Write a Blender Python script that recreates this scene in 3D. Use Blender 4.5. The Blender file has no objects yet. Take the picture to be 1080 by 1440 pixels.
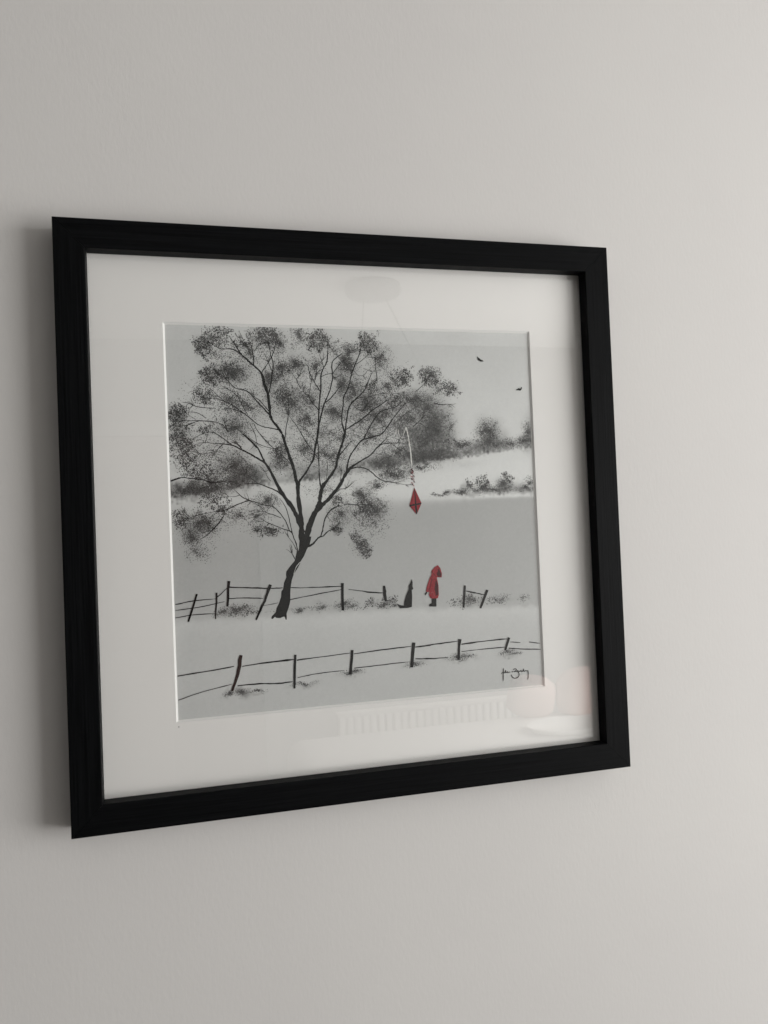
import bpy, bmesh, math
import numpy as np
from mathutils import Matrix, Vector

scene = bpy.context.scene
rng = np.random.default_rng(7)

# ---------------------------------------------------------------- camera, light, exposure
FRAME_W = 0.55            # square frame, metres
FRAME_Z = 1.24            # height of its lower edge above the floor
FRONT = -0.030            # y of the frame's front face, wall face is y = 0

cam_data = bpy.data.cameras.new("camera")
cam_data.sensor_fit = 'VERTICAL'
cam_data.sensor_height = 36.0
cam_data.lens = 1081.0 / 1440.0 * 36.0
cam_data.clip_start = 0.01
cam_data.clip_end = 50.0
cam = bpy.data.objects.new("camera", cam_data)
scene.collection.objects.link(cam)
right = Vector((0.968560, -0.245486, -0.040346))
up = Vector((0.034077, -0.029732, 0.998977))
fwd = Vector((0.246435, 0.968944, 0.020432))
m = Matrix.Identity(4)
for i in range(3):
    m[i][0], m[i][1], m[i][2] = right[i], up[i], -fwd[i]
m[0][3], m[1][3], m[2][3] = 0.10896, FRONT - 0.72648, FRAME_Z + 0.26133
cam.matrix_world = m
scene.camera = cam

world = bpy.data.worlds.new("World")
scene.world = world
world.use_nodes = True
world.node_tree.nodes['Background'].inputs[0].default_value = (0.93, 0.97, 1.0, 1)
world.node_tree.nodes['Background'].inputs[1].default_value = 0.10

def area_lamp(name, loc, rot, sx, sy, power, col):
    d = bpy.data.lights.new(name, 'AREA')
    d.shape = 'RECTANGLE'; d.size = sx; d.size_y = sy; d.energy = power; d.color = col
    o = bpy.data.objects.new(name, d)
    o.location = loc; o.rotation_euler = rot
    scene.collection.objects.link(o)
    return o
# daylight entering by the window in the right-hand wall
area_lamp("window_light", (2.57, -1.85, 1.30), (0, math.radians(90), 0), 1.55, 2.30, 98.0, (1.0, 0.988, 0.975))

scene.view_settings.view_transform = 'Standard'
scene.view_settings.look = 'None'
scene.view_settings.exposure = 0.0
scene.view_settings.gamma = 1.0
scene.cycles.use_denoising = True
scene.cycles.max_bounces = 10
scene.cycles.diffuse_bounces = 3
scene.cycles.transparent_max_bounces = 16
scene.cycles.caustics_reflective = False

# ---------------------------------------------------------------- materials
def new_mat(name, col=(0.8, 0.8, 0.8), rough=0.6, spec=0.5):
    mt = bpy.data.materials.new(name); mt.use_nodes = True
    b = mt.node_tree.nodes['Principled BSDF']
    b.inputs['Base Color'].default_value = (*col, 1)
    b.inputs['Roughness'].default_value = rough
    b.inputs['Specular IOR Level'].default_value = spec
    return mt
def nodes(mt): return mt.node_tree.nodes, mt.node_tree.links, mt.node_tree.nodes['Principled BSDF']

def noise(mt, scale_vec, scale, detail=4, rough=0.55, coord='Object'):
    N, L, b = nodes(mt)
    tc = N.new('ShaderNodeTexCoord'); mp = N.new('ShaderNodeMapping'); nz = N.new('ShaderNodeTexNoise')
    mp.inputs['Scale'].default_value = scale_vec
    nz.inputs['Scale'].default_value = scale; nz.inputs['Detail'].default_value = detail; nz.inputs['Roughness'].default_value = rough
    L.new(tc.outputs[coord], mp.inputs[0]); L.new(mp.outputs[0], nz.inputs['Vector'])
    return nz
def add_bump(mt, height_socket, strength, dist, chain=None):
    N, L, b = nodes(mt)
    bp = N.new('ShaderNodeBump'); bp.inputs['Strength'].default_value = strength; bp.inputs['Distance'].default_value = dist
    L.new(height_socket, bp.inputs['Height'])
    if chain: L.new(chain.outputs[0], bp.inputs['Normal'])
    L.new(bp.outputs[0], b.inputs['Normal'])
    return bp
def colour_by(mt, fac, c0, c1, p0=0.3, p1=0.7):
    N, L, b = nodes(mt)
    r = N.new('ShaderNodeValToRGB')
    r.color_ramp.elements[0].position = p0; r.color_ramp.elements[0].color = (*c0, 1)
    r.color_ramp.elements[1].position = p1; r.color_ramp.elements[1].color = (*c1, 1)
    L.new(fac, r.inputs[0]); L.new(r.outputs[0], b.inputs['Base Color'])
    return r

M = {}
# wall: matt emulsion over roller stipple
M['wall'] = w = new_mat('painted_plaster', (0.72, 0.705, 0.675), 0.75, 0.25)
n1 = noise(w, (1, 1, 0.4), 300, 3, 0.6)
b1 = add_bump(w, n1.outputs['Fac'], 0.17, 0.0008)
n2 = noise(w, (1, 1, 0.8), 9, 4, 0.6)
b2 = add_bump(w, n2.outputs['Fac'], 0.02, 0.010, b1)
n3 = noise(w, (1, 1, 1), 2.2, 3, 0.5)
colour_by(w, n3.outputs['Fac'], (0.617, 0.604, 0.59), (0.643, 0.632, 0.613))

M['side_wall'] = new_mat('side_wall_paint', (0.55, 0.54, 0.525), 0.8, 0.2)
M['far_wall'] = new_mat('far_wall_paint', (0.24, 0.235, 0.23), 0.8, 0.2)
M['ceiling'] = new_mat('ceiling_paint', (0.62, 0.615, 0.60), 0.8, 0.2)
M['carpet'] = c = new_mat('grey_carpet', (0.14, 0.13, 0.125), 0.95, 0.1)
add_bump(c, noise(c, (1, 1, 1), 220, 2).outputs['Fac'], 0.6, 0.01)

# frame: black stained wood with fine open grain running along each rail
M['frame'] = f = new_mat('black_stained_wood', (0.012, 0.013, 0.014), 0.5, 0.06)
N, L, b = nodes(f)
g1 = noise(f, (9, 620, 620), 1.0, 4, 0.65)
oi = N.new('ShaderNodeObjectInfo')
cmb = N.new('ShaderNodeVectorMath'); cmb.operation = 'SCALE'; cmb.inputs[0].default_value = (3.1, 7.7, 5.3)
L.new(oi.outputs['Random'], cmb.inputs['Scale'])
mp = [x for x in N if x.bl_idname == 'ShaderNodeMapping'][0]
L.new(cmb.outputs[0], mp.inputs['Location'])
add_bump(f, g1.outputs['Fac'], 0.6, 0.0004)
colour_by(f, g1.outputs['Fac'], (0.0012, 0.0014, 0.0017), (0.0045, 0.005, 0.0056), 0.35, 0.65)
rr = N.new('ShaderNodeMapRange'); rr.inputs['To Min'].default_value = 0.42; rr.inputs['To Max'].default_value = 0.62
L.new(g1.outputs['Fac'], rr.inputs['Value']); L.new(rr.outputs[0], b.inputs['Roughness'])

# glazing: clear picture glass, Schlick reflection over transparency on both faces
gl = bpy.data.materials.new('picture_glass'); gl.use_nodes = True
N, L = gl.node_tree.nodes, gl.node_tree.links
N.clear()
out = N.new('ShaderNodeOutputMaterial'); mix = N.new('ShaderNodeMixShader')
tr = N.new('ShaderNodeBsdfTransparent'); tr.inputs[0].default_value = (0.998, 1.0, 0.998, 1)
gs = N.new('ShaderNodeBsdfGlossy'); gs.inputs['Roughness'].default_value = 0.012; gs.inputs[0].default_value = (1, 1, 1, 1)
lw = N.new('ShaderNodeLayerWeight'); lw.inputs['Blend'].default_value = 0.5
pw = N.new('ShaderNodeMath'); pw.operation = 'POWER'; pw.inputs[1].default_value = 5.0
ma = N.new('ShaderNodeMath'); ma.operation = 'MULTIPLY_ADD'; ma.inputs[1].default_value = 0.957; ma.inputs[2].default_value = 0.043
L.new(lw.outputs['Facing'], pw.inputs[0]); L.new(pw.outputs[0], ma.inputs[0]); L.new(ma.outputs[0], mix.inputs[0])
L.new(tr.outputs[0], mix.inputs[1]); L.new(gs.outputs[0], mix.inputs[2]); L.new(mix.outputs[0], out.inputs[0])
M['glass'] = gl

M['mount'] = mo = new_mat('off_white_mount_board', (0.85, 0.836, 0.815), 0.9, 0.15)
nm = noise(mo, (1, 1, 1), 420, 3, 0.6)
add_bump(mo, nm.outputs['Fac'], 0.15, 0.0004)
M['core'] = new_mat('white_mount_core', (0.88, 0.875, 0.86), 0.9, 0.1)
M['board'] = new_mat('brown_backing_board', (0.25, 0.18, 0.11), 0.9, 0.1)

# print: soft painted tones come from the print's own colour layer, paper tooth as bump
M['print'] = pr = new_mat('art_print_paper', (0.5, 0.5, 0.5), 0.85, 0.15)
N, L, b = nodes(pr)
at = N.new('ShaderNodeAttribute'); at.attribute_name = 'paint'
n5 = noise(pr, (1, 1, 1), 900, 3, 0.6)
mr = N.new('ShaderNodeMapRange'); mr.inputs['To Min'].default_value = 0.94; mr.inputs['To Max'].default_value = 1.06
L.new(n5.outputs['Fac'], mr.inputs['Value'])
mx = N.new('ShaderNodeVectorMath'); mx.operation = 'SCALE'
L.new(at.outputs['Color'], mx.inputs[0]); L.new(mr.outputs[0], mx.inputs['Scale']); L.new(mx.outputs[0], b.inputs['Base Color'])
M['dabs'] = db = new_mat('grey_paint_dabs', (0.1, 0.1, 0.1), 0.85, 0.15)
N, L, b = nodes(db)
at = N.new('ShaderNodeAttribute'); at.attribute_name = 'paint'
L.new(at.outputs['Color'], b.inputs['Base Color'])
def ink(name, col):
    mt = new_mat(name, col, 0.85, 0.12)
    nz = noise(mt, (1, 1, 1), 500, 3, 0.6)
    colour_by(mt, nz.outputs['Fac'], tuple(c * 0.72 for c in col), tuple(c * 1.3 for c in col))
    return mt
M['ink'] = ink('charcoal_ink', (0.008, 0.0083, 0.0083))
M['ink_black'] = ink('black_ink', (0.0015, 0.0015, 0.0015))
M['ink_brown'] = ink('brown_black_ink', (0.022, 0.011, 0.009))
M['ink_soft'] = ink('soft_grey_ink', (0.030, 0.031, 0.031))
M['red'] = ink('red_paint', (0.25, 0.015, 0.023))
M['red_dark'] = ink('dark_red_paint', (0.055, 0.006, 0.009))
M['red_light'] = ink('pale_red_paint', (0.30, 0.06, 0.065))
M['pale'] = ink('pale_ribbon_paint', (0.72, 0.72, 0.69))

M['radiator'] = new_mat('white_radiator_enamel', (0.80, 0.79, 0.76), 0.35, 0.5)
M['blush'] = new_mat('blush_stand_in_paint', (0.22, 0.175, 0.165), 0.5, 0.4)
M['trim'] = new_mat('grey_stand_in_trim', (0.31, 0.30, 0.29), 0.5, 0.4)
M['linen'] = ln = new_mat('white_linen', (0.86, 0.845, 0.82), 0.9, 0.2)
M['pink'] = new_mat('dusty_pink_cotton', (0.72, 0.53, 0.49), 0.9, 0.2)
M['gloss_white'] = new_mat('glossy_white_ceramic', (0.82, 0.82, 0.80), 0.12, 0.5)
M['metal'] = new_mat('brushed_grey_metal', (0.10, 0.10, 0.095), 0.4, 0.5)
M['upvc'] = new_mat('white_window_plastic', (0.82, 0.82, 0.80), 0.4, 0.5)

# ---------------------------------------------------------------- helpers
def link(o, parent=None):
    scene.collection.objects.link(o)
    if parent: o.parent = parent
    return o
def mesh(name, verts, faces, mats, parent=None, loc=(0, 0, 0), smooth=False, midx=None):
    me = bpy.data.meshes.new(name)
    me.from_pydata([tuple(v) for v in verts], [], [tuple(f) for f in faces])
    for k in (mats if isinstance(mats, (list, tuple)) else [mats]): me.materials.append(M[k])
    if midx is not None: me.polygons.foreach_set('material_index', midx)
    if smooth: me.polygons.foreach_set('use_smooth', [True] * len(me.polygons))
    me.update()
    o = bpy.data.objects.new(name, me); o.location = loc
    return link(o, parent)
def empty(name, loc, label, cat, group=None):
    o = bpy.data.objects.new(name, None); o.empty_display_size = 0.05; o.location = loc
    o['label'] = label; o['category'] = cat
    if group: o['group'] = group
    return link(o)
def box_vf(x0, x1, y0, y1, z0, z1):
    v = [(x0, y0, z0), (x1, y0, z0), (x1, y1, z0), (x0, y1, z0), (x0, y0, z1), (x1, y0, z1), (x1, y1, z1), (x0, y1, z1)]
    return v, [(0, 3, 2, 1), (4, 5, 6, 7), (0, 1, 5, 4), (1, 2, 6, 5), (2, 3, 7, 6), (3, 0, 4, 7)]
def box(name, dims, mat, parent=None, bevel=0.0):
    v, f = box_vf(*dims)
    o = mesh(name, v, f, mat, parent)
    if bevel:
        bm = bmesh.new(); bm.from_mesh(o.data)
        bmesh.ops.bevel(bm, geom=bm.edges[:], offset=bevel, segments=3, affect='EDGES', profile=0.5)
        bm.to_mesh(o.data); bm.free()
        o.data.polygons.foreach_set('use_smooth', [True] * len(o.data.polygons))
    return o
def structure(o): o['kind'] = 'structure'; return o

# ---------------------------------------------------------------- the setting
structure(box('wall', (-3.0, 2.60, 0.0, 0.10, -0.05, 2.55), 'wall'))
structure(box('floor', (-3.0, 2.60, -3.40, 0.0, -0.06, 0.0), 'carpet'))
structure(box('ceiling', (-3.0, 2.60, -3.40, 0.0, 2.50, 2.56), 'ceiling'))
structure(box('opposite_wall', (-3.0, 2.60, -3.40, -3.30, 0.0, 2.50), 'far_wall'))
structure(box('left_wall', (-3.10, -3.0, -3.40, 0.10, -0.05, 2.55), 'side_wall'))
# right wall with its window opening, y -3.01..-0.69, z 0.51..2.09
v, f, = [], []
for d in ((2.60, 2.72, -3.40, -3.01, -0.05, 2.55), (2.60, 2.72, -0.69, 0.10, -0.05, 2.55), (2.60, 2.72, -3.01, -0.69, -0.05, 0.51), (2.60, 2.72, -3.01, -0.69, 2.09, 2.55)):
    a, q = box_vf(*d); f += [tuple(i + len(v) for i in k) for k in q]; v += a
structure(mesh('right_wall', v, f, 'side_wall'))

# ---------------------------------------------------------------- the framed picture
CX = FRAME_W / 2
pic = empty('framed_picture', (CX, 0, FRAME_Z), 'square black wood framed winter landscape print hanging on the pale wall', 'picture')
W2 = FRAME_W / 2
FD = -FRONT                      # local y of front face is FRONT
# one rail, built as the lower one, long axis X, origin at the frame's centre; four share it
prof = [(0.0, -0.0035), (0.0, FRONT + 0.0009), (0.0003, FRONT + 0.0003), (0.0009, FRONT), (0.0262, FRONT), (0.0268, FRONT + 0.0003), (0.0270, FRONT + 0.0009),
        (0.0270, FRONT + 0.0140), (0.0200, FRONT + 0.0140), (0.0200, -0.0035)]
gap = 0.00012
v, f = [], []
for wv, y in prof: v.append((-W2 + wv + gap, y, -W2 + wv))
for wv, y in prof: v.append((W2 - wv - gap, y, -W2 + wv))
n = len(prof)
for i in range(n):
    j = (i + 1) % n
    f.append((i, i + n, j + n, j))
f.append(tuple(range(n))); f.append(tuple(reversed(range(n, 2 * n))))
rail = mesh('frame_rail', v, f, 'frame', pic, (0, 0, W2))
for k in (1, 2, 3):
    r = rail.copy(); r.rotation_euler = (0, math.radians(90 * k), 0); link(r); r.parent = pic

def local(s_mm, t_mm):           # print millimetres -> picture-local x, z
    return 0.0932 + s_mm * 0.001 - CX, 0.0902 + t_mm * 0.001
GY = FRONT + 0.0141              # glass front
MY = FRONT + 0.0163              # mount face
PY = FRONT + 0.0183              # print face
box('glass', (-W2 + 0.0205, W2 - 0.0205, GY, GY + 0.002, 0.0205, FRAME_W - 0.0205), 'glass', pic)
box('backing_board', (-W2 + 0.0205, W2 - 0.0205, PY + 0.0012, PY + 0.0042, 0.0205, FRAME_W - 0.0205), 'board', pic)

# mount: face ring, bevelled window
PW, PH = 368.9, 370.4
x0, z0 = local(0, 0); x1, z1 = local(PW, PH)
bv = 0.0017
o0, o1, p0, p1 = -W2 + 0.0206, W2 - 0.0206, 0.0206, FRAME_W - 0.0206
def ring(a, ya, b, yb):
    vv = []
    for (xa, xb, za, zb), y in ((a, ya), (b, yb)):
        vv += [(xa, y, za), (xb, y, za), (xb, y, zb), (xa, y, zb)]
    return vv, [(i, (i + 1) % 4, (i + 1) % 4 + 4, i + 4) for i in range(4)]
v, f = ring((o0, o1, p0, p1), MY, (x0 - bv, x1 + bv, z0 - bv, z1 + bv), MY)
vb, fb = ring((o0, o1, p0, p1), PY - 0.0001, (x0 + 0.0003, x1 - 0.0003, z0 + 0.0003, z1 - 0.0003), PY - 0.0001)
mount = mesh('mount_board', v + vb, f + [tuple(reversed([i + 8 for i in q])) for q in fb], 'mount', pic)
v, f = ring((x0 - bv, x1 + bv, z0 - bv, z1 + bv), MY + 0.00002, (x0, x1, z0, z1), PY - 0.00012)
bevel = mesh('mount_bevel', v, f, 'core', mount)
bevel['label'] = 'white bevelled edge of the mount window'

sx_, sz_ = local(0.4, -5.6)
sp = mesh('speck', [(sx_ + 0.0006 * math.cos(a), MY - 0.00008, sz_ + 0.0005 * math.sin(a)) for a in (0.2, 1.3, 2.2, 3.6, 4.4, 5.5)], [(0, 1, 2, 3, 4, 5)], 'ink', mount)
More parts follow.
